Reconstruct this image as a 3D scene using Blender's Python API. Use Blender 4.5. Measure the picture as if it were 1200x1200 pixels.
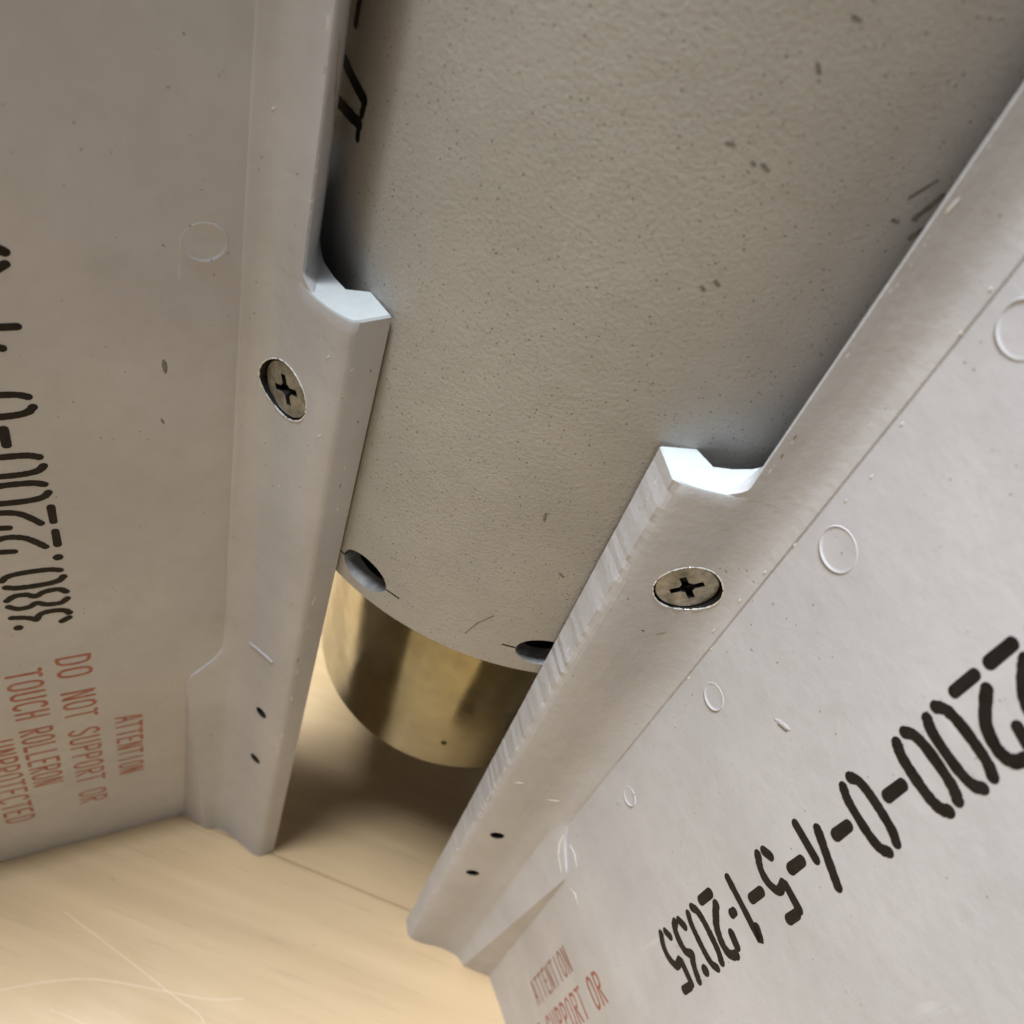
import bpy, bmesh, math, random
from mathutils import Vector, Matrix
from mathutils.bvhtree import BVHTree

for o in list(bpy.data.objects):
    bpy.data.objects.remove(o)
scene = bpy.context.scene
C = scene.collection
MM = 0.001
random.seed(7)

# ------------------------------------------------------------------ camera
F_PX, NX, NY = 1080.0, 202.995, 1564.679          # focal length and nadir point in 1200 px photo pixels
CAM = Vector((0.35, -163.48, 300.0))              # mm, tube axis at the origin, table at z = 0
AZ = -0.09542                                     # azimuth of the bisector between the two fins
n_ = Vector((NX - 600, NY - 600, F_PX)).normalized()
h_ = (Vector((0, 0, 1)) - n_ * n_.z).normalized()
r_ = n_.cross(h_)
def world_of(i):
    return Vector((r_[i], h_[i], -n_[i]))
cam_d = bpy.data.cameras.new('camera')
cam_o = bpy.data.objects.new('camera', cam_d)
C.objects.link(cam_o)
ex, ey, ez = world_of(0), -world_of(1), -world_of(2)
cam_o.matrix_world = Matrix(((ex.x, ey.x, ez.x, CAM.x * MM), (ex.y, ey.y, ez.y, CAM.y * MM),
                             (ex.z, ey.z, ez.z, CAM.z * MM), (0, 0, 0, 1)))
cam_d.sensor_width = 36
cam_d.lens = F_PX / 1200 * 36
cam_d.clip_start = 0.005
cam_d.clip_end = 50
cam_d.dof.use_dof = True
cam_d.dof.focus_distance = 0.155
cam_d.dof.aperture_fstop = 24
scene.camera = cam_o

# ------------------------------------------------------------------ light
world = bpy.data.worlds.new('World')
scene.world = world
world.use_nodes = True
bg = world.node_tree.nodes['Background']
bg.inputs[0].default_value = (0.90, 0.95, 1.0, 1)
bg.inputs[1].default_value = 0.05

def area(name, loc, target, size, power, col):
    l = bpy.data.lights.new(name, 'AREA')
    l.shape = 'RECTANGLE'
    l.size, l.size_y = size
    l.energy = power
    l.color = col
    o = bpy.data.objects.new(name, l)
    C.objects.link(o)
    o.location = loc
    o.rotation_euler = (Vector(target) - Vector(loc)).to_track_quat('-Z', 'Y').to_euler()
    return o
area('ceiling_lamp', (-0.36, -0.14, 1.5), (0, 0, 0.1), (0.5, 0.36), 47, (0.92, 0.965, 1.0))
area('window_light', (-0.95, -0.55, 0.55), (0, 0, 0.15), (0.5, 0.5), 0.9, (1.0, 0.97, 0.98))

scene.view_settings.view_transform = 'Standard'
scene.view_settings.look = 'None'
scene.view_settings.gamma = 1
scene.view_settings.use_curve_mapping = False
scene.view_settings.exposure = 0.07

# ------------------------------------------------------------------ materials
def new_mat(name):
    m = bpy.data.materials.new(name)
    m.use_nodes = True
    nt = m.node_tree
    return m, nt, nt.nodes['Principled BSDF']

class NB:
    """small node builder"""
    def __init__(s, nt):
        s.nt = nt
        s.co = nt.nodes.new('ShaderNodeTexCoord').outputs['Object']
    def noise(s, scale, detail=3, rough=0.55, vec=None, stretch=None):
        n = s.nt.nodes.new('ShaderNodeTexNoise')
        n.inputs['Scale'].default_value = scale
        n.inputs['Detail'].default_value = detail
        n.inputs['Roughness'].default_value = rough
        v = vec or s.co
        if stretch:
            mp = s.nt.nodes.new('ShaderNodeMapping')
            mp.inputs['Scale'].default_value = stretch
            s.nt.links.new(v, mp.inputs['Vector'])
            v = mp.outputs[0]
        s.nt.links.new(v, n.inputs['Vector'])
        return n.outputs['Fac']
    def voronoi(s, scale, rnd=1.0):
        n = s.nt.nodes.new('ShaderNodeTexVoronoi')
        n.inputs['Scale'].default_value = scale
        n.inputs['Randomness'].default_value = rnd
        s.nt.links.new(s.co, n.inputs['Vector'])
        return n
    def ramp(s, fac, a, b, ca=(0, 0, 0, 1), cb=(1, 1, 1, 1)):
        n = s.nt.nodes.new('ShaderNodeValToRGB')
        n.color_ramp.elements[0].position = a
        n.color_ramp.elements[1].position = b
        n.color_ramp.elements[0].color = ca
        n.color_ramp.elements[1].color = cb
        s.nt.links.new(fac, n.inputs[0])
        return n.outputs[0]
    def math(s, op, a, b):
        n = s.nt.nodes.new('ShaderNodeMath')
        n.operation = op
        for i, v in enumerate((a, b)):
            if isinstance(v, (int, float)):
                n.inputs[i].default_value = v
            else:
                s.nt.links.new(v, n.inputs[i])
        return n.outputs[0]
    def mix(s, fac, a, b, mode='MIX'):
        n = s.nt.nodes.new('ShaderNodeMix')
        n.data_type = 'RGBA'
        n.blend_type = mode
        for i, v in ((0, fac), (6, a), (7, b)):
            if isinstance(v, (int, float)):
                n.inputs[i].default_value = v
            elif isinstance(v, tuple):
                n.inputs[i].default_value = v
            else:
                s.nt.links.new(v, n.inputs[i])
        return n.outputs[2]
    def bump(s, height, strength, dist, prev=None):
        n = s.nt.nodes.new('ShaderNodeBump')
        n.inputs['Strength'].default_value = strength
        n.inputs['Distance'].default_value = dist
        s.nt.links.new(height, n.inputs['Height'])
        if prev:
            s.nt.links.new(prev, n.inputs['Normal'])
        return n.outputs[0]

def paint(name, base, peel_scale, peel, specks, rough=0.42, many=0.0, grain=0.0):
    m, nt, p = new_mat(name)
    b = NB(nt)
    dark = tuple(c * 0.88 for c in base) + (1,)
    lite = tuple(min(1, c * 1.06) for c in base) + (1,)
    col = b.mix(b.ramp(b.noise(28, 4, 0.6), 0.3, 0.7), dark, lite)
    col = b.mix(b.math('MULTIPLY', b.ramp(b.noise(260, 3, 0.6), 0.45, 0.75), 0.10), col, (0.30, 0.27, 0.22, 1))
    # dirt specks in three sizes, thinned out by a coarse noise so that they cluster
    for sc, rad, k, lo in ((420 + 260 * many, 0.10 + many * 0.03, specks, 0.50 - many * 0.10), (190 + 110 * many, 0.055, specks, 0.42), (900 + 500 * many, 0.12 + many * 0.06, specks * 0.7, 0.55 - many * 0.10)):
        v = b.voronoi(sc)
        dot = b.ramp(v.outputs['Distance'], rad * 0.55, rad, (1, 1, 1, 1), (0, 0, 0, 1))
        keep = b.ramp(b.noise(sc * 0.21, 3, 0.6), lo, lo + 0.10)
        sel = nt.nodes.new('ShaderNodeSeparateColor')
        nt.links.new(v.outputs['Color'], sel.inputs[0])
        some = b.math('GREATER_THAN', sel.outputs[0], 0.62 - 0.25 * many)
        fac = b.math('MULTIPLY', b.math('MULTIPLY', dot, keep), b.math('MULTIPLY', some, k))
        col = b.mix(fac, col, (0.10, 0.085, 0.06, 1))
    # fine pale scuffs running mostly along the length
    sc1 = b.ramp(b.noise(420, 2, 0.5, stretch=(1, 1, 0.10)), 0.70, 0.76)
    sc1 = b.math('MULTIPLY', sc1, b.ramp(b.noise(45, 2), 0.52, 0.68))
    col = b.mix(b.math('MULTIPLY', sc1, 0.35), col, tuple(min(1, c * 1.35) for c in base) + (1,))
    nt.links.new(col, p.inputs['Base Color'])
    rg = b.ramp(b.noise(120, 4, 0.6), 0.3, 0.7, (rough - 0.08,) * 3 + (1,), (rough + 0.10,) * 3 + (1,))
    nt.links.new(rg, p.inputs['Roughness'])
    p.inputs['Specular IOR Level'].default_value = 0.42
    n1 = b.bump(b.noise(peel_scale, 4, 0.55), peel, 0.0006)
    n2 = b.bump(b.noise(60, 2), 0.25, 0.0008, n1)
    if grain:
        n2 = b.bump(b.noise(650, 3, 0.6, stretch=(1, 1, 0.035)), grain, 0.0003, n2)
    nt.links.new(n2, p.inputs['Normal'])
    return m

def simple(name, col, rough, metal=0.0, nscale=300, var=0.18, bump=0.1):
    m, nt, p = new_mat(name)
    b = NB(nt)
    c = b.mix(b.ramp(b.noise(nscale, 4, 0.6), 0.3, 0.7), tuple(x * (1 - var) for x in col) + (1,),
              tuple(min(1, x * (1 + var)) for x in col) + (1,))
    nt.links.new(c, p.inputs['Base Color'])
    p.inputs['Metallic'].default_value = metal
    nt.links.new(b.ramp(b.noise(nscale * 0.7, 3), 0.3, 0.7, (max(0.02, rough - 0.08),) * 3 + (1,), (rough + 0.08,) * 3 + (1,)),
                 p.inputs['Roughness'])
    nt.links.new(b.bump(b.noise(nscale * 1.7, 3), bump, 0.0002), p.inputs['Normal'])
    return m

PAINT = (0.575, 0.572, 0.598)
M_plate = paint('plate_paint', PAINT, 520, 0.10, 0.65, 0.38, 0.4)
M_root = paint('root_paint', PAINT, 620, 0.16, 0.60, 0.36, 0.4, 0.22)
M_tube = paint('tube_paint', (0.455, 0.435, 0.405), 1500, 0.22, 1.0, 0.42, 1.5)
M_ledge_lit_worn = simple('ledge_lit_worn', (0.58, 0.63, 0.655), 0.5, 0, 500, 0.05, 0.15)  # bracket paint with overhead light painted in, for the ledge and its worn rim
M_chip = simple('chipped_edge', (0.84, 0.84, 0.83), 0.35, 0.3, 900, 0.15, 0.4)
M_steel = simple('bare_metal', (0.68, 0.68, 0.69), 0.36, 0.75, 700, 0.2, 0.25)
M_screw = simple('cadmium_screw', (0.31, 0.30, 0.275), 0.40, 0.75, 420, 0.48, 0.5)
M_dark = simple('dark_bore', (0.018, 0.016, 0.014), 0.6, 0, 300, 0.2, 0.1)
M_seal = simple('dark_joint', (0.035, 0.03, 0.024), 0.7, 0, 300, 0.2, 0.1)
M_scrape = simple('scraped_brown', (0.30, 0.21, 0.11), 0.5, 0, 900, 0.6, 0.6)
M_grey = simple('grey_smudge', (0.20, 0.185, 0.16), 0.6, 0, 1500, 0.4, 0.2)
M_scratch = simple('pale_scratch', (0.68, 0.545, 0.375), 0.5, 0, 600, 0.1, 0.1)

def ink(name, col, wear):
    m, nt, p = new_mat(name)
    b = NB(nt)
    c = b.mix(b.ramp(b.noise(500, 4, 0.65), 0.35, 0.70), tuple(col) + (1,), tuple(x + wear for x in col) + (1,))
    nt.links.new(c, p.inputs['Base Color'])
    p.inputs['Roughness'].default_value = 0.6
    p.inputs['Specular IOR Level'].default_value = 0.2
    return m
M_black = ink('stencil_black', (0.008, 0.006, 0.005), 0.008)
M_red = ink('stencil_red', (0.40, 0.125, 0.080), 0.12)
M_faded = ink('stencil_faded_red', (0.38, 0.21, 0.165), 0.08)

def brass():
    m, nt, p = new_mat('nozzle_brass')
    b = NB(nt)
    c = b.mix(b.ramp(b.noise(90, 5, 0.7), 0.3, 0.72), (0.31, 0.255, 0.115, 1), (0.46, 0.39, 0.19, 1))
    c = b.mix(b.math('MULTIPLY', b.ramp(b.noise(700, 3, 0.6, stretch=(0.25, 0.25, 1)), 0.5, 0.8), 0.35), c, (0.25, 0.19, 0.09, 1))
    nt.links.new(c, p.inputs['Base Color'])
    p.inputs['Metallic'].default_value = 0.9
    nt.links.new(b.ramp(b.noise(160, 4), 0.3, 0.7, (0.09,) * 3 + (1,), (0.18,) * 3 + (1,)), p.inputs['Roughness'])
    nt.links.new(b.bump(b.noise(900, 3, 0.5, stretch=(0.3, 0.3, 1)), 0.12, 0.0002), p.inputs['Normal'])
    return m
M_brass = brass()

def wood():
    m, nt, p = new_mat('table_wood')
    b = NB(nt)
    warp = b.noise(6, 3, 0.5, stretch=(0.25, 1, 1))
    g = b.noise(95, 6, 0.62, stretch=(0.07, 1, 1))
    c = b.mix(b.ramp(g, 0.28, 0.74), (0.43, 0.295, 0.145, 1), (0.62, 0.455, 0.25, 1))
    c = b.mix(b.math('MULTIPLY', b.ramp(warp, 0.35, 0.65), 0.35), c, (0.62, 0.445, 0.28, 1))
    fine = b.ramp(b.noise(520, 3, 0.6, stretch=(0.05, 1, 1)), 0.60, 0.72)
    c = b.mix(b.math('MULTIPLY', fine, 0.40), c, (0.33, 0.22, 0.12, 1))
    v = b.voronoi(160)
    dot = b.ramp(v.outputs['Distance'], 0.03, 0.07, (1, 1, 1, 1), (0, 0, 0, 1))
    keep = b.ramp(b.noise(40, 2), 0.5, 0.58)
    c = b.mix(b.math('MULTIPLY', b.math('MULTIPLY', dot, keep), 0.6), c, (0.20, 0.13, 0.07, 1))
    nt.links.new(c, p.inputs['Base Color'])
    nt.links.new(b.ramp(b.noise(60, 4), 0.3, 0.7, (0.36,) * 3 + (1,), (0.52,) * 3 + (1,)), p.inputs['Roughness'])
    nt.links.new(b.bump(g, 0.15, 0.0004), p.inputs['Normal'])
    return m
M_wood = wood()

# ------------------------------------------------------------------ helpers
def lerp(a, b, t):
    return a + (b - a) * t

def link(name, me, mats, parent=None, smooth=None):
    if not isinstance(mats, (list, tuple)):
        mats = [mats]
    if not me.materials:
        for m in mats:
            me.materials.append(m)
    if smooth is not None:
        me.polygons.foreach_set('use_smooth', [True] * len(me.polygons))
        try:
            me.set_sharp_from_angle(angle=math.radians(smooth))
        except Exception:
            pass
    o = bpy.data.objects.new(name, me)
    C.objects.link(o)
    if parent:
        o.parent = parent
    return o

def from_data(name, verts, faces, mats, parent=None, smooth=None, scale=MM):
    me = bpy.data.meshes.new(name)
    me.from_pydata([tuple(c * scale for c in v) for v in verts], [], faces)
    me.update()
    return link(name, me, mats, parent, smooth)

def loft(sections, cap=True):
    """closed rings of equal length -> verts, faces"""
    n = len(sections[0])
    V, Fc = [], []
    for s in sections:
        V += s
    for k in range(len(sections) - 1):
        a, b = k * n, (k + 1) * n
        for i in range(n):
            j = (i + 1) % n
            Fc.append((a + i, a + j, b + j, b + i))
    if cap:
        Fc.append(tuple(range(n))[::-1])
        Fc.append(tuple(range((len(sections) - 1) * n, len(sections) * n)))
    return V, Fc

def fix_normals(me):
    bm = bmesh.new()
    bm.from_mesh(me)
    bmesh.ops.recalc_face_normals(bm, faces=bm.faces)
    bm.to_mesh(me)
    bm.free()

def boolean(o, cutters):
    """subtract cutters, keep the cutter's material on the new faces"""
    for c in cutters:
        md = o.modifiers.new('cut', 'BOOLEAN')
        md.object = c
        md.operation = 'DIFFERENCE'
        md.solver = 'EXACT'
        md.material_mode = 'TRANSFER'
    bpy.context.view_layer.update()
    dg = bpy.context.evaluated_depsgraph_get()
    me = bpy.data.meshes.new_from_object(o.evaluated_get(dg))
    o.modifiers.clear()
    o.data = me
    for c in cutters:
        bpy.data.objects.remove(c)

def cyl_mesh(name, p, axis, rad, depth, mat, seg=48, sx=1.0, taper=1.0):
    """solid cylinder centred at p (mm) along axis; sx stretches it sideways"""
    z = Vector(axis).normalized()
    x = Vector((0, 0, 1)).cross(z)
    x = x.normalized() if x.length > 1e-6 else Vector((1, 0, 0))
    y = z.cross(x)
    secs = []
    for k, t in ((-0.5, taper), (0.5, 1.0)):
        secs.append([tuple(Vector(p) + z * depth * k + x * math.cos(a) * rad * sx * t + y * math.sin(a) * rad * t)
                     for a in [2 * math.pi * i / seg for i in range(seg)]])
    V, Fc = loft(secs)
    o = from_data(name, V, Fc, mat)
    fix_normals(o.data)
    return o

def box_cut(name, p, X, Y, Z, dims, mat):
    V = [tuple(Vector(p) + Vector(X) * dims[0] * a + Vector(Y) * dims[1] * b + Vector(Z) * dims[2] * c)
         for a in (-.5, .5) for b in (-.5, .5) for c in (-.5, .5)]
    Fc = [(0, 1, 3, 2), (4, 6, 7, 5), (0, 4, 5, 1), (2, 3, 7, 6), (0, 2, 6, 4), (1, 5, 7, 3)]
    o = from_data(name, V, Fc, mat)
    fix_normals(o.data)
    return o

def catmull(pts, n=6):
    if len(pts) < 3:
        return list(pts)
    P = [pts[0]] + list(pts) + [pts[-1]]
    out = []
    for i in range(1, len(P) - 2):
        a, b, c, d = P[i - 1], P[i], P[i + 1], P[i + 2]
        for k in range(n):
            t = k / n
            out.append(tuple(0.5 * (2 * b[q] + (c[q] - a[q]) * t + (2 * a[q] - 5 * b[q] + 4 * c[q] - d[q]) * t * t
                                    + (3 * b[q] - a[q] - 3 * c[q] + d[q]) * t ** 3) for q in range(len(b))))
    out.append(tuple(pts[-1]))
    return out

def ribbon2d(pts, w, rng=None):
    """polyline in 2D -> one round-capped outline polygon, as quads and cap fans (verts, faces)"""
    pts = [Vector(p[:2]) for p in pts]
    V, Fc = [], []
    L, Rr = [], []
    for i, p in enumerate(pts):
        d = (pts[min(i + 1, len(pts) - 1)] - pts[max(i - 1, 0)])
        d = d.normalized() if d.length else Vector((1, 0))
        nrm = Vector((-d.y, d.x))
        ww = w * (1 + (rng.uniform(-0.08, 0.08) if rng else 0)) * 0.5
        L.append(p + nrm * ww)
        Rr.append(p - nrm * ww)
    m = len(pts)
    V = L + Rr
    for i in range(m - 1):
        Fc.append((i, m + i, m + i + 1, i + 1))
    for end, sgn in ((0, -1), (m - 1, 1)):
        d = (pts[1] - pts[0]) if end == 0 else (pts[-1] - pts[-2])
        d.normalize()
        nrm = Vector((-d.y, d.x))
        c = pts[end]
        idx = [end]
        for k in range(1, 7):
            a = math.pi * k / 7
            V.append(c + (nrm * math.cos(a) + d * sgn * math.sin(a)) * w * 0.5)
            idx.append(len(V) - 1)
        idx.append(m + end)
        Fc.append(tuple(idx if sgn < 0 else idx[::-1]))
    return V, Fc

def strokes_mesh(name, strokes, place, mat, parent, lift0=0.03, rng=None):
    """strokes: list of (points2d, width); place(u, v, lift) -> point in mm"""
    V, Fc = [], []
    for i, (pts, w) in enumerate(strokes):
        if len(pts) == 1:
            pts = [pts[0], (pts[0][0] + w * 0.05, pts[0][1])]
        v, f = ribbon2d(pts, w, rng)
        o = len(V)
        V += [tuple(place(p.x, p.y, lift0 + 0.004 * (i % 5))) for p in v]
        Fc += [tuple(o + k for k in q) for q in f]
    return from_data(name, V, Fc, mat, parent)

# stencil stroke letters in a unit box (x right, y up)
GL = {
 '0': [[(.20, .96), (.08, .80), (.05, .50), (.08, .24), (.18, .08), (.37, 0)], [(.63, 1), (.82, .92), (.92, .76), (.95, .50), (.92, .20), (.80, .04)]],
 '8': [[(.30, 1), (.08, .86), (.10, .66), (.28, .53), (.08, .36), (.05, .12), (.28, 0)], [(.70, 1), (.92, .86), (.90, .66), (.72, .53), (.92, .36), (.95, .12), (.72, 0)]],
 '3': [[(.14, .93)], [(.88, 1), (.74, .76), (.52, .60)], [(.50, .60), (.84, .50), (.93, .30), (.84, .09), (.62, .01)], [(.12, .16), (.30, .03)]],
 '2': [[(.10, .70), (.16, .90)], [(.42, 1), (.78, .94), (.92, .76), (.78, .50), (.44, .32), (.14, .20)], [(.16, 0), (.94, 0)]],
 '4': [[(.60, 1), (.34, .62), (.08, .26)], [(.84, .56), (.84, .02)]],
 '5': [[(.36, 1), (.88, 1)], [(.16, .97), (.14, .60)], [(.22, .55), (.62, .60), (.90, .42), (.90, .20), (.66, .01)], [(.12, .14), (.28, .03)]],
 '1': [[(.34, .84), (.52, 1), (.52, .5), (.52, 0)]],
 '-': [[(.16, .46), (.84, .46)]], '.': [[(.5, .03)]], '~': [[(.38, .46), (.58, .46)]],
 'A': [[(.08, 0), (.40, 1)], [(.60, 1), (.92, 0)], [(.36, .34), (.64, .34)]],
 'C': [[(.86, .86), (.62, 1), (.2, .9), (.1, .6), (.1, .35), (.2, .1), (.62, 0), (.86, .14)]],
 'D': [[(.14, 1), (.14, 0)], [(.34, 1), (.74, .92), (.90, .65), (.90, .35), (.74, .08), (.34, 0)]],
 'E': [[(.14, 1), (.14, 0)], [(.34, 1), (.88, 1)], [(.34, .52), (.74, .52)], [(.34, 0), (.88, 0)]],
 'H': [[(.12, 1), (.12, 0)], [(.88, 1), (.88, 0)], [(.3, .5), (.7, .5)]],
 'I': [[(.5, 1), (.5, 0)]],
 'L': [[(.16, 1), (.16, 0)], [(.36, 0), (.9, 0)]],
 'N': [[(.12, 1), (.12, 0)], [(.26, .94), (.74, .06)], [(.88, 1), (.88, 0)]],
 'O': [[(.40, 1), (.14, .86), (.08, .5), (.14, .14), (.40, 0)], [(.60, 1), (.86, .86), (.92, .5), (.86, .14), (.60, 0)]],
 'P': [[(.14, 1), (.14, 0)], [(.34, 1), (.8, .94), (.9, .75), (.8, .55), (.34, .48)]],
 'R': [[(.14, 1), (.14, 0)], [(.34, 1), (.8, .94), (.9, .75), (.8, .56), (.34, .5)], [(.5, .38), (.9, 0)]],
 'S': [[(.88, .84), (.62, 1), (.2, .92), (.14, .7), (.5, .52), (.86, .34), (.82, .1), (.45, 0), (.12, .14)]],
 'T': [[(.06, 1), (.32, 1)], [(.68, 1), (.94, 1)], [(.5, .92), (.5, 0)]],
 'U': [[(.12, 1), (.12, .3), (.2, .08), (.42, 0)], [(.58, 0), (.8, .08), (.88, .3), (.88, 1)]],
}
def text_strokes(txt, w, h, pitch, thick, rng):
    out, x = [], 0.0
    for ch in txt:
        adv = pitch * {'.': 0.62, '~': 0.60, '1': 0.52}.get(ch, 1.0)
        if ch in GL:
            ox = x + (adv - w) / 2
            for st in GL[ch]:
                th = thick * (1.25 if len(st) == 1 else (1.08 if ch == '-' else 1.0)) * rng.uniform(0.93, 1.05)
                out.append(([(ox + px * w, py * h) for px, py in catmull(st)], th))
        x += adv
    return out, x

def ray_px(x, y):
    d = Vector((x - 600, y - 600, F_PX))
    return (world_of(0) * d.x + world_of(1) * d.y + world_of(2) * d.z).normalized()
def on_cylinder(x, y, rad):
    d = ray_px(x, y)
    a = d.x ** 2 + d.y ** 2
    b = 2 * (CAM.x * d.x + CAM.y * d.y)
    c = CAM.x ** 2 + CAM.y ** 2 - rad ** 2
    k = (-b - math.sqrt(max(0, b * b - 4 * a * c))) / (2 * a)
    P = CAM + d * k
    return math.atan2(P.x, -P.y), P.z
def on_table(x, y):
    d = ray_px(x, y)
    return CAM + d * (-CAM.z / d.z)

# ------------------------------------------------------------------ table
table = bpy.data.objects.new('table_top', None)
C.objects.link(table)
table['kind'] = 'structure'
table['label'] = 'pale varnished wooden table top made of wide boards'
SEAM = -53.4
rng = random.Random(3)
edges_y = [-900, -553.4, SEAM, 446.6, 900]
for k in range(4):
    y0, y1 = edges_y[k] + 0.10, edges_y[k + 1] - 0.10
    bm = bmesh.new()
    bmesh.ops.create_cube(bm, size=1)
    for v in bm.verts:
        v.co = Vector((v.co.x * 2.2, ((y0 + y1) / 2 + v.co.y * (y1 - y0)) * MM, (v.co.z - 0.5) * 0.026))
    bmesh.ops.bevel(bm, geom=[e for e in bm.edges], offset=0.00025, segments=2, affect='EDGES')
    me = bpy.data.meshes.new('board')
    bm.to_mesh(me)
    bm.free()
    b_o = link('board', me, M_wood, table, 40)
# dirt packed into the joint and pale scratches in the varnish
for k_, px in enumerate(([(75, 1068), (150, 1125), (205, 1168), (234, 1190), (240, 1206)], [(-20, 1164), (60, 1150), (115, 1148), (190, 1161), (245, 1171), (285, 1170)],
           [(60, 1183), (95, 1198), (120, 1212)])):
    pts = [on_table(x, y) for x, y in px]
    pl = catmull([(p.x, p.y) for p in pts], 8)
    strokes_mesh('scratch', [(pl, 0.26)], lambda u, v, l: (u, v, l), M_scratch, table, 0.03 + 0.02 * k_, rng)

# ------------------------------------------------------------------ the rocket tail
tail = bpy.data.objects.new('rocket_tail', None)
C.objects.link(tail)
tail['label'] = 'beige painted rocket tail with stencilled fins and brass nozzle standing on the wooden table'
tail['category'] = 'rocket tail'

R_T, Z_END, Z_TOP = 59.6, 150.0, 460.0
# body tube with punched screw holes at its rim
SEG = 240
prof = [(R_T, Z_END + 0.5), (R_T - 0.4, Z_END), (R_T - 3.4, Z_END), (R_T - 3.8, Z_END + 0.5), (R_T - 3.8, Z_TOP), (R_T, Z_TOP)]
secs = [[(pr * math.sin(2 * math.pi * i / SEG), -pr * math.cos(2 * math.pi * i / SEG), pz) for i in range(SEG)] for pr, pz in prof]
V, Fc = loft(secs, cap=False)
n = SEG
for i in range(n):
    j = (i + 1) % n
    Fc.append(((len(prof) - 1) * n + i, (len(prof) - 1) * n + j, j, i))
tube = from_data('body_tube', V, Fc, M_tube, tail)
fix_normals(tube.data)
cut = []
def radial(az):
    return Vector((math.sin(az), -math.cos(az), 0)), Vector((math.cos(az), math.sin(az), 0))
for k, (dz, sx) in enumerate(((157.3, 1.35), (157.6, 1.35))):
    az = (math.radians(-21.3), math.radians(15.8))[k]
    d, tg = radial(az)
    cut.append(cyl_mesh('c', d * (R_T - 1) + Vector((0, 0, dz)), d, 4.1, 12, M_steel, 40, sx))
    cut.append(box_cut('c', d * (R_T - 1) + Vector((0, 0, dz - 0.2)) + tg * (0.5 if k else 0), tg, Vector((0, 0, 1)), d, (17.5, 0.45, 10), M_seal))
boolean(tube, cut)
tube.data.polygons.foreach_set('use_smooth', [True] * len(tube.data.polygons))
tube.data.set_sharp_from_angle(angle=math.radians(35))

def ring_solid(name, prof, mat, parent, seg=192, smooth=35):
    secs = [[(pr * math.sin(2 * math.pi * i / seg), -pr * math.cos(2 * math.pi * i / seg), pz) for i in range(seg)] for pr, pz in prof]
    V, Fc = loft(secs, cap=False)
    m = len(prof)
    for i in range(seg):
        j = (i + 1) % seg
        Fc.append(((m - 1) * seg + i, (m - 1) * seg + j, j, i))
    o = from_data(name, V, Fc, mat, parent)
    fix_normals(o.data)
    o.data.polygons.foreach_set('use_smooth', [True] * len(o.data.polygons))
    o.data.set_sharp_from_angle(angle=math.radians(smooth))
    return o
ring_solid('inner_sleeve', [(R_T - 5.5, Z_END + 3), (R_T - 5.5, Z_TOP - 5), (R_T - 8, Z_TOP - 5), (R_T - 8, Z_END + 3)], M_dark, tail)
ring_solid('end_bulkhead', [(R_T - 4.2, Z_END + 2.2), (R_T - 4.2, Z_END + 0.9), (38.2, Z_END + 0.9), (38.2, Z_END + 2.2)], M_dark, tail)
noz = ring_solid('nozzle', [(40.4, 68.9), (40.1, 68.2), (38.6, 68.2), (38.3, 68.9), (38.3, 240), (40.4, 240)], M_brass, tail)
az, z = on_cylinder(520, 871, 40.4)
d, tg = radial(az)
pin = cyl_mesh('pinhole', d * 40.42 + Vector((0, 0, z)), d, 0.75, 0.08, M_dark, 20)
pin.parent = noz

def on_tube_place(u, v, l, rad=R_T):
    a = u / rad
    return ((rad + l) * math.sin(a), -(rad + l) * math.cos(a), v)
px_lines = [([(398, 55), (427, 117)], 1.9), ([(428, 117), (424, 134)], 1.3), ([(398, 120), (421, 145)], 1.9), ([(421, 146), (419, 162)], 1.3), ([(424, -14), (417, 27)], 1.5)]
st = []
for pts, w in px_lines:
    q = []
    for x, y in pts:
        a, z = on_cylinder(x, y, R_T)
        q.append((a * R_T, z))
    q = [(lerp(q[0][0], q[1][0], i / 12), lerp(q[0][1], q[1][1], i / 12)) for i in range(13)]
    st.append((q, w))
strokes_mesh('stencil_mark', st, on_tube_place, M_black, tube, 0.03, rng)
# dark rub marks on the tube beside one fin
st = []
for pts, w in [([(1066, 232), (1098, 212)], 0.5), ([(1072, 256), (1090, 242), (1104, 230)], 0.9), ([(1068, 278), (1080, 270)], 1.0), ([(1046, 258), (1052, 261)], 0.5),
               ([(852, 168), (860, 170)], 0.45), ([(881, 190), (884, 193)], 0.45), ([(893, 193), (900, 200)], 0.45), ([(958, 75), (960, 85)], 0.45), ([(1000, 20), (1008, 24)], 0.45),
               ([(640, 602), (638, 610)], 0.5), ([(656, 672), (660, 676)], 0.5), ([(545, 742), (560, 730), (578, 722)], 0.25), ([(838, 330), (842, 334)], 0.5), ([(822, 336), (825, 340)], 0.5)]:
    q = []
    for x, y in pts:
        a, z = on_cylinder(x, y, R_T)
        q.append((a * R_T, z))
    strokes_mesh('rub_mark', [(q, w)], on_tube_place, M_grey, tube, 0.02, rng)

# ------------------------------------------------------------------ fins
T_P = 8.7                                         # half thickness of the plate
def t_plate(z):
    k = z / 97.0
    if k >= 1.06:
        return T_P
    if k > 0.94:                                  # soft break where the trailing wedge starts
        u = (k - 0.94) / 0.12
        return 2.5 + 6.2 * (0.94 + 0.12 * (u - 0.5 * u * u) ) if u < 1 else T_P
    return 2.5 + 6.2 * k

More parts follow.
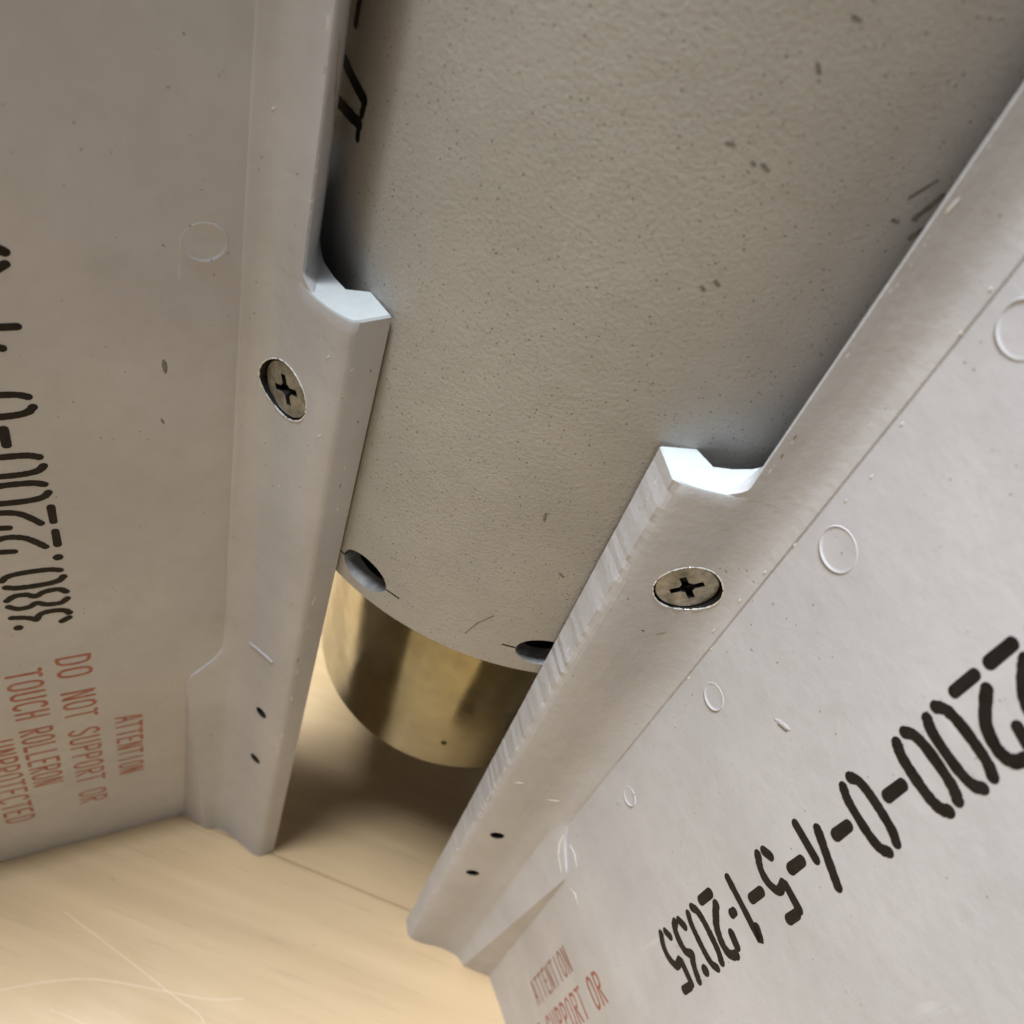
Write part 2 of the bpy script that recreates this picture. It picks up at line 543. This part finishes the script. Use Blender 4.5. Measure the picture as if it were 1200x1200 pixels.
KEY = [(0, 79.3, 2.3, 73.8, 9.25), (92, 80.9, 7.8, 80.3, 8.95), (96, 79.8, 8.2, 79.3, 9.0), (99, 77.2, 8.3, 76.7, 9.05), (102, 74.6, 8.4, 74.1, 9.05),
       (106, 72.9, 8.4, 72.4, 9.05), (112, 72.6, 8.4, 72.15, 9.05), (215, 74.0, 8.4, 73.55, 9.05), (470, 76.5, 8.4, 76.0, 9.05)]
def keyed(z):
    for a, b in zip(KEY, KEY[1:]):
        if a[0] <= z <= b[0]:
            t = (z - a[0]) / (b[0] - a[0])
            return [lerp(p, q, t) for p, q in zip(a[1:], b[1:])]
    return list(KEY[-1][1:])
P0 = [(71.5, 9.6), (69.4, 11.0), (67.3, 13.1), (65.6, 15.5), (64.2, 17.9), (62.5, 20.4), (60.8, 22.1), (59.3, 22.6), (55.4, 21.9)]
P1 = [(71.4, 9.7), (69.6, 11.2), (68.0, 13.5), (66.9, 16.1), (65.7, 18.9), (64.3, 21.7), (62.8, 24.0), (61.3, 25.1), (55.2, 24.0)]
Z_N = 215.4
def front(z):
    t = min(1.0, max(0.0, z / Z_N))
    return [(lerp(a[0], b[0], t), lerp(a[1], b[1], t)) for a, b in zip(P0, P1)]

def lower_section(z, side, chat, rg):
    r0, t0, r1, t1 = keyed(z)
    fr = front(z)
    e7, e8 = fr[7], fr[8]
    if side < 0:                                  # this bracket has a well rounded corner
        k = 0.55 * min(1.0, max(0.0, (z - 15) / 110.0))
        body = catmull([(r1, t1)] + fr[:6] + [(fr[6][0] - 0.1 * k, fr[6][1] - 0.45 * k), (e7[0] - 0.1 * k, e7[1] - 0.25 * k),
                                              (lerp(e7[0], e8[0], 0.32), lerp(e7[1], e8[1], 0.32) + 0.02)], 3) + [e8]
    else:
        body = catmull([(r1, t1)] + fr[:8], 3) + [e8]
    if chat:
        k = len(body)
        a = rg.choice((-1, -0.5, 0.2, 0.6, 1)) * 0.30
        b = rg.uniform(-1, 1) * 0.25
        body[k - 2] = (body[k - 2][0] + a * 0.4, body[k - 2][1] + a * 0.55)
        body[k - 3] = (body[k - 3][0] + a * 0.3, body[k - 3][1] + a * 0.25)
        body[k - 1] = (body[k - 1][0], body[k - 1][1] - abs(b) * 0.4)
    half = [(r0, t0)] + body + [(56.6, 18.4), (60.4, 17.6), (61.4, 14.6), (61.9, 11.0), (61.5, 5.0)]
    if z < 0.01:
        half = [(r, t) for r, t in half]
    return [(r, t, z) for r, t in half] + [(r, -t, z) for r, t in half[::-1]]

def upper_section(z):
    r0, t0, r1, t1 = keyed(z)
    te = 16.1 + 2.2 * min(1.0, max(0.0, 1 - (z - Z_N) / 2.4)) ** 2
    fr = front(Z_N)
    body = catmull([(r1, t1)] + fr[:3], 3)
    re = lerp(66.9, 65.7, (te - 16.1) / 2.8) - 0.10 * (te - 16.1)
    dt = te - 16.1
    half = [(r0, t0)] + body + [(lerp(68.0, re, 0.5) + 0.1, lerp(13.5, te, 0.5)), (re, te), (re - 0.5, te - 0.25), (63.6, 11.5 + dt), (61.9, 7.6 + dt), (61.4, 3.0)]
    return [(r, t, z) for r, t in half] + [(r, -t, z) for r, t in half[::-1]]

def make_plate(parent):
    outline_z = [0.0] + [97 * k for k in (0.25, 0.5, 0.75, 0.94, 0.97, 1.0, 1.03, 1.06)] + [140, 200, 260, 330]
    secs = []
    for z in outline_z:
        t = t_plate(z)
        r_out = 215 if z < 300 else 215
        secs.append([(64, -t, z), (64, t, z), (r_out - 3, t, z), (r_out, t * 0.4, z), (r_out, -t * 0.4, z), (r_out - 3, -t, z)])
    for z, r_out in ((330.01, 215), (430, 110), (455, 80)):
        t = T_P
        if z > 331:
            secs.append([(64, -t, z), (64, t, z), (r_out - 3, t, z), (r_out, t * 0.4, z), (r_out, -t * 0.4, z), (r_out - 3, -t, z)])
    V, Fc = loft(secs)
    o = from_data('plate', V, Fc, M_plate, parent)
    fix_normals(o.data)
    o.data.polygons.foreach_set('use_smooth', [True] * len(o.data.polygons))
    o.data.set_sharp_from_angle(angle=math.radians(20))
    return o

SCREW_P = (67.2, 15.2)
TH = math.radians(25)
def make_fin(side):
    a = AZ + side * math.pi / 4
    sg = -side                                    # local y of the face that looks into the open quarter
    rg = random.Random(11 + side)
    f = bpy.data.objects.new('fin', None)
    C.objects.link(f)
    f.parent = tail
    f.rotation_euler = (0, 0, a - math.pi / 2)
    plate = make_plate(f)
    # root bracket, lower wide part with the tip that clamps the tube
    zs = sorted(set([0, 92, 96, 99, 102, 106, 112] + [1.7 * k for k in range(1, 126)] + [Z_N - 0.35]))
    zs = [z for i, z in enumerate(zs) if z <= Z_N - 0.3]
    secs = [lower_section(z, side, side > 0, rg) for z in zs]
    top = lower_section(Z_N, side, False, rg)
    cx = 63.0
    top = [(lerp(r, 62.5, 0.035), lerp(t, math.copysign(16, t), 0.03), z) if abs(t) > 16.5 else (r, t, z) for r, t, z in top]
    secs.append(top)
    V, Fc = loft(secs)
    low = from_data('root_bracket', V, Fc, [M_root, M_ledge_lit_worn])
    low.data.polygons[-1].material_index = 1
    m = len(secs[0])
    for i in range(m):                            # worn rim of the ledge
        if abs(top[i][1]) > 17 and abs(top[(i + 1) % m][1]) > 17:
            low.data.polygons[(len(secs) - 2) * m + i].material_index = 1
    fix_normals(low.data)
    cut = []
    for s in (1, -1):
        ax = Vector((math.cos(TH), s * math.sin(TH), 0))
        for zz, rad, dep in ((193.4, 5.55, 4.2),):
            p = Vector((SCREW_P[0], s * SCREW_P[1], zz))
            cut.append(cyl_mesh('c', p + ax * (10 - dep), ax, rad, 20, M_dark, 56))
        axd = Vector((math.cos(math.radians(33)), s * math.sin(math.radians(33)), 0))
        for zz in (88.5, 63.0):
            t_ = zz / Z_N
            p = Vector((lerp(64.0, 65.6, t_), s * lerp(18.2, 19.2, t_), zz))
            cut.append(cyl_mesh('c', p, axd, 1.75, 9, M_dark, 24))
    boolean(low, cut)
    low.parent = f
    low.data.polygons.foreach_set('use_smooth', [True] * len(low.data.polygons))
    low.data.set_sharp_from_angle(angle=math.radians(28 if side > 0 else 38))
    if side > 0:                                  # tool chatter stays faceted
        for pg in low.data.polygons:
            if pg.center.x < 0.0623 and abs(pg.center.y) > 0.0215 and pg.center.x > 0.0545:
                pg.use_smooth = False
    # bright chipped rim round the screw bore
    bm = bmesh.new()
    bm.from_mesh(low.data)
    names = [mt.name if mt else '' for mt in low.data.materials]
    seglist = []
    for e in bm.edges:
        if len(e.link_faces) == 2:
            q = sorted(names[x.material_index] for x in e.link_faces)
            if q == ['dark_bore', 'root_paint'] and e.verts[0].co.z > 0.15 and e.verts[0].co.y * sg > 0:
                seglist.append((e.verts[0].co.copy(), e.verts[1].co.copy()))
    bm.free()
    V, Fc = [], []
    for p, q in seglist:
        d = q - p
        if d.length < 1e-7:
            continue
        d.normalize()
        x = d.orthogonal().normalized()
        y = d.cross(x)
        rad = rg.choice((0.05, 0.10, 0.13, 0.17)) * MM
        o0 = len(V)
        for c in (p - d * 0.00005, q + d * 0.00005):
            for k in range(5):
                an = 2 * math.pi * k / 5
                V.append(tuple(c + x * math.cos(an) * rad + y * math.sin(an) * rad))
        for k in range(5):
            Fc.append((o0 + k, o0 + (k + 1) % 5, o0 + 5 + (k + 1) % 5, o0 + 5 + k))
    if V:
        from_data('chipped_rim', V, Fc, M_chip, f, 60, 1.0)
    # upper narrow part above the notch
    zs = [Z_N - 0.04, Z_N + 0.3, Z_N + 0.7, Z_N + 1.2, Z_N + 1.8, Z_N + 2.4] + [Z_N + 8 + 6 * k for k in range(40)]
    V, Fc = loft([upper_section(z) for z in zs])
    up = from_data('root_flange', V, Fc, M_root, f)
    fix_normals(up.data)
    up.data.polygons.foreach_set('use_smooth', [True] * len(up.data.polygons))
    up.data.set_sharp_from_angle(angle=math.radians(28))
    # screw with a cross recess, on both faces of the bracket
    for s in (1, -1):
        ax = Vector((math.cos(TH), s * math.sin(TH), 0))
        p = Vector((SCREW_P[0], s * SCREW_P[1], 193.4)) - ax * 0.45
        if s == sg:
            p += Vector((0, 0, -0.15))
        t1 = Vector((0, 0, 1)).cross(ax).normalized()
        secs = []
        for h, rd in ((-3.0, 2.6), (-1.7, 5.1), (-0.25, 5.25), (0.0, 5.0), (0.08, 3.0)):
            secs.append([tuple(p + ax * h + t1 * math.cos(w) * rd + Vector((0, 0, 1)) * math.sin(w) * rd) for w in [2 * math.pi * i / 56 for i in range(56)]])
        V, Fc = loft(secs)
        sc = from_data('screw', V, Fc, M_screw)
        fix_normals(sc.data)
        rot = math.radians(24 if side < 0 else 38)
        ux = t1 * math.cos(rot) + Vector((0, 0, 1)) * math.sin(rot)
        uy = ax.cross(ux)
        cs = [box_cut('c', p + ax * 0.2, ux, uy, ax, (5.6, 1.15, 3.0), M_dark), box_cut('c', p + ax * 0.21, uy, ux, ax, (5.6, 1.15, 3.1), M_dark)]
        cs.append(cyl_mesh('c', p, ax, 1.25, 3.6, M_dark, 16))
        boolean(sc, cs)
        sc.parent = f
        sc.data.polygons.foreach_set('use_smooth', [True] * len(sc.data.polygons))
        sc.data.set_sharp_from_angle(angle=math.radians(30))
    # flush rivets under the paint, every 40 mm up the root of the plate
    for k, z in enumerate([100, 137, 177, 217.5, 256, 296, 336]):
        rad = (3.1, 2.0, 2.4, 3.3, 3.3, 3.0, 3.0)[k]
        if side < 0 and k in (0, 1, 2, 4):
            continue
        if side > 0 and k == 0:
            continue
        V, Fc = [], []
        ring = [(0.0, 0.02), (rad - 0.55, 0.03), (rad - 0.20, 0.05), (rad - 0.07, 0.15), (rad + 0.02, 0.15), (rad + 0.15, -0.05)]
        m = 40
        for rr, hh in ring:
            for i in range(m):
                w = 2 * math.pi * i / m
                ww = 1 + 0.6 * math.sin(w + 1.0 + k) * (1 if hh > 0.1 else 0)
                V.append((79.3 + rr * math.cos(w), sg * (T_P + hh * ww), z + rr * math.sin(w)))
        for q in range(len(ring) - 1):
            for i in range(m):
                j = (i + 1) % m
                Fc.append((q * m + i, q * m + j, (q + 1) * m + j, (q + 1) * m + i))
        o = from_data('rivet', V, Fc, M_plate, f)
        fix_normals(o.data)
        o.data.polygons.foreach_set('use_smooth', [True] * len(o.data.polygons))
    # stencilled writing
    def put_up(r0, z0, s_r, s_z, slant=0.0):
        def pl(u, v, l):
            r, z = r0 + s_r * v + slant * u, z0 + s_z * u
            return (r, sg * (t_plate(max(0, z)) + l), z)
        return pl
    if side < 0:
        st, L = text_strokes('380.2200-0-4-5-1~2035', 5.1, 10.2, 6.78, 1.45, rg)
        strokes_mesh('stencil_number', st, put_up(103.3, 126.2, 1, 1, 0.018), M_black, f, 0.03, rg)
        lines = [('ATTENTION', 96.6, 81.6, 5.6, 4.15, 0), ('DO NOT SUPPORT OR', 107.2, 114.8, 6.4, 5.0, 0), ('TOUCH ROLLERON', 117.0, 112.3, 6.4, 4.5, 0), ('UNPROTECTED', 125.6, 82.5, 6.4, 4.95, 0)]
        for txt, rb, z0, hh, pitch, fade in lines:
            st, L = text_strokes(txt, pitch * 0.72, hh, pitch, 0.85, rg)
            strokes_mesh('warning_text', st, put_up(rb, z0, -1, -1), M_red, f, 0.03, rg)
    else:
        st, L = text_strokes('380.2200-0-4-5-1~2035', 5.2, 10.5, 6.78, 1.8, rg)
        strokes_mesh('stencil_number', st, put_up(102.9, 122.2 + L, 1, -1), M_black, f, 0.03, rg)
        for txt, rb, ze, hh, pitch, mt in (('ATTENTION', 96.2, 74.5, 5.6, 4.15, M_faded), ('DO NOT SUPPORT OR', 106.6, 88.6, 6.6, 5.0, M_red)):
            st, L = text_strokes(txt, pitch * 0.72, hh, pitch, 0.85, rg)
            st = [q for q in st if ze - L + min(p[0] for p in q[0]) > 2]
            strokes_mesh('warning_text', st, put_up(rb, ze - L, -1, 1), mt, f, 0.03, rg)
    # marks placed on the painted faces where the photograph shows them
    R = Vector((math.sin(a), -math.cos(a), 0))
    rotm = Matrix.Rotation(a - math.pi / 2, 4, 'Z')
    inv = rotm.inverted()
    def tree(o):
        return BVHTree.FromPolygons([v.co / MM for v in o.data.vertices], [tuple(p.vertices) for p in o.data.polygons])
    trees = [tree(low), tree(up), tree(plate)]
    cl = inv @ CAM
    def hit(x, y):
        d = inv.to_3x3() @ ray_px(x, y)
        best = None
        for t in trees:
            loc, nr, idx, dist = t.ray_cast(cl, d)
            if loc is not None and (best is None or dist < best[2]):
                best = (loc, nr if nr.dot(d) < 0 else -nr, dist)
        return best
    def scar(name, pxs, w, mat, hgt=0.12):
        """a thin ridge or scrape lying on the painted surface"""
        pts = [hit(x, y) for x, y in pxs]
        if any(p is None for p in pts):
            return
        V, Fc = [], []
        m = len(pts)
        for i, (p, nr, dd) in enumerate(pts):
            d = (pts[min(i + 1, m - 1)][0] - pts[max(0, i - 1)][0]).normalized()
            s = nr.cross(d).normalized()
            k = w * (0.25 if i in (0, m - 1) else 1.0) * rg.uniform(0.8, 1.1) * 0.5
            V += [tuple(p + s * k - nr * 0.03), tuple(p + s * k * 0.4 + nr * hgt), tuple(p - s * k * 0.4 + nr * hgt), tuple(p - s * k - nr * 0.03)]
        for i in range(m - 1):
            for q in range(3):
                Fc.append((i * 4 + q, i * 4 + q + 1, i * 4 + 5 + q, i * 4 + 4 + q))
        o = from_data(name, V, Fc, mat, f)
        fix_normals(o.data)
        o.data.polygons.foreach_set('use_smooth', [True] * len(o.data.polygons))
    def line(a_, b_, k=5):
        return [(lerp(a_[0], b_[0], i / (k - 1)), lerp(a_[1], b_[1], i / (k - 1))) for i in range(k)]
    # chips along the worn edges of the bracket and of the flange above the notch
    edge = [((450, 385), (330, 880)), ((364, 300), (388, 60))] if side < 0 else [((776, 545), (560, 955)), ((895, 560), (1180, 135))]
    for (xa, ya), (xb, yb) in edge:
        for q in range(13):
            u = rg.random()
            x, y = lerp(xa, xb, u), lerp(ya, yb, u)
            x += (3 if side > 0 else -4) + rg.uniform(-1, 3) * (1 if side > 0 else -1)
            ln_ = rg.uniform(0.006, 0.016)
            scar('edge_chip', line((x, y), (x + (xb - xa) * ln_, y + (yb - ya) * ln_), 3), rg.uniform(0.2, 0.5), M_chip if rg.random() < 0.65 else M_grey, 0.04)
    if side < 0:
        scar('paint_ridge', line((292, 752), (320, 776)), 1.1, M_root, 0.35)
        scar('smudge', line((192, 421), (194, 438)), 1.2, M_grey, 0.03)
        scar('smudge', line((189, 490), (192, 497), 3), 0.7, M_grey, 0.03)
        for p in ((214, 38, 0), (190, 286, 0), (410, 585, 1), (418, 493, 1), (246, 860, 0)):
            scar('speck', line((p[0], p[1]), (p[0] + 3, p[1] + 3), 3), 0.4, M_grey, 0.03)
        scar('scrape', line((398, 40), (395, 75), 4) + line((394, 90), (391, 150), 5), 0.7, M_scrape, 0.06)
        scar('scrape', line((393, 158), (388, 198), 4), 1.2, M_chip, 0.05)
        scar('worn_edge', line((385, 16), (383, 36), 4), 0.4, M_chip, 0.06)
        for p in ((325, 571), (340, 573), (372, 512), (318, 128), (410, 435), (382, 420)):
            scar('paint_nib', line((p[0], p[1]), (p[0] + 5, p[1] - 3), 3), 0.35, M_chip, 0.06)
    else:
        scar('scrape', line((1108, 250), (1126, 230)), 0.5, M_chip, 0.08)
        scar('scratch_mark', line((604, 917), (614, 918), 4), 0.6, M_chip, 0.06)
        scar('scratch_mark', line((641, 937), (656, 939), 4), 0.7, M_chip, 0.06)
        scar('paint_ridge', [(661, 978), (655, 988), (654, 1002), (658, 1022)], 0.9, M_chip, 0.12)
        scar('paint_ridge', [(668, 990), (673, 1000), (676, 1016)], 0.6, M_plate, 0.15)
        scar('paint_ridge', [(668, 1040), (674, 1048), (677, 1060)], 0.6, M_chip, 0.08)
        scar('smudge', line((908, 842), (926, 856)), 1.2, M_plate, 0.08)
        scar('smudge', line((912, 848), (923, 857)), 0.6, M_grey, 0.10)
        scar('stain', line((768, 744), (780, 741), 4), 0.5, M_scrape, 0.03)
        scar('speck', line((752, 738), (755, 740), 3), 0.5, M_dark, 0.03)
        for p in ((874, 667), (882, 680), (905, 706), (880, 760), (910, 775), (952, 707), (723, 941), (676, 978), (960, 832), (850, 668), (735, 700)):
            scar('speck', line((p[0], p[1]), (p[0] + 2, p[1] + 3), 3), 0.38, M_grey, 0.03)
        for p in ((1160, 340), (1124, 392), (1056, 498), (1020, 560), (990, 588), (930, 640), (895, 672), (865, 705), (835, 740), (832, 762), (805, 796)):
            scar('paint_nib', line((p[0], p[1]), (p[0] + 4, p[1] - 3), 3), 0.5, M_chip, 0.10)
    return f
fin_l = make_fin(-1)
fin_l['label'] = 'fin with its stencilled number reading up away from the table'
fin_r = make_fin(1)
fin_r['label'] = 'fin with its stencilled number reading down towards the table'

# the two fins on the far side of the tube, plain copies of the same build
for k in (1, 2):
    g = bpy.data.objects.new('fin', None)
    C.objects.link(g)
    g.parent = tail
    g.rotation_euler = (0, 0, AZ + math.pi / 4 - math.pi / 2 + k * math.pi / 2)
    for ch in list(fin_l.children):
        if ch.name.split('.')[0] in ('plate', 'root_bracket', 'root_flange', 'screw'):
            c = ch.copy()
            C.objects.link(c)
            c.parent = g
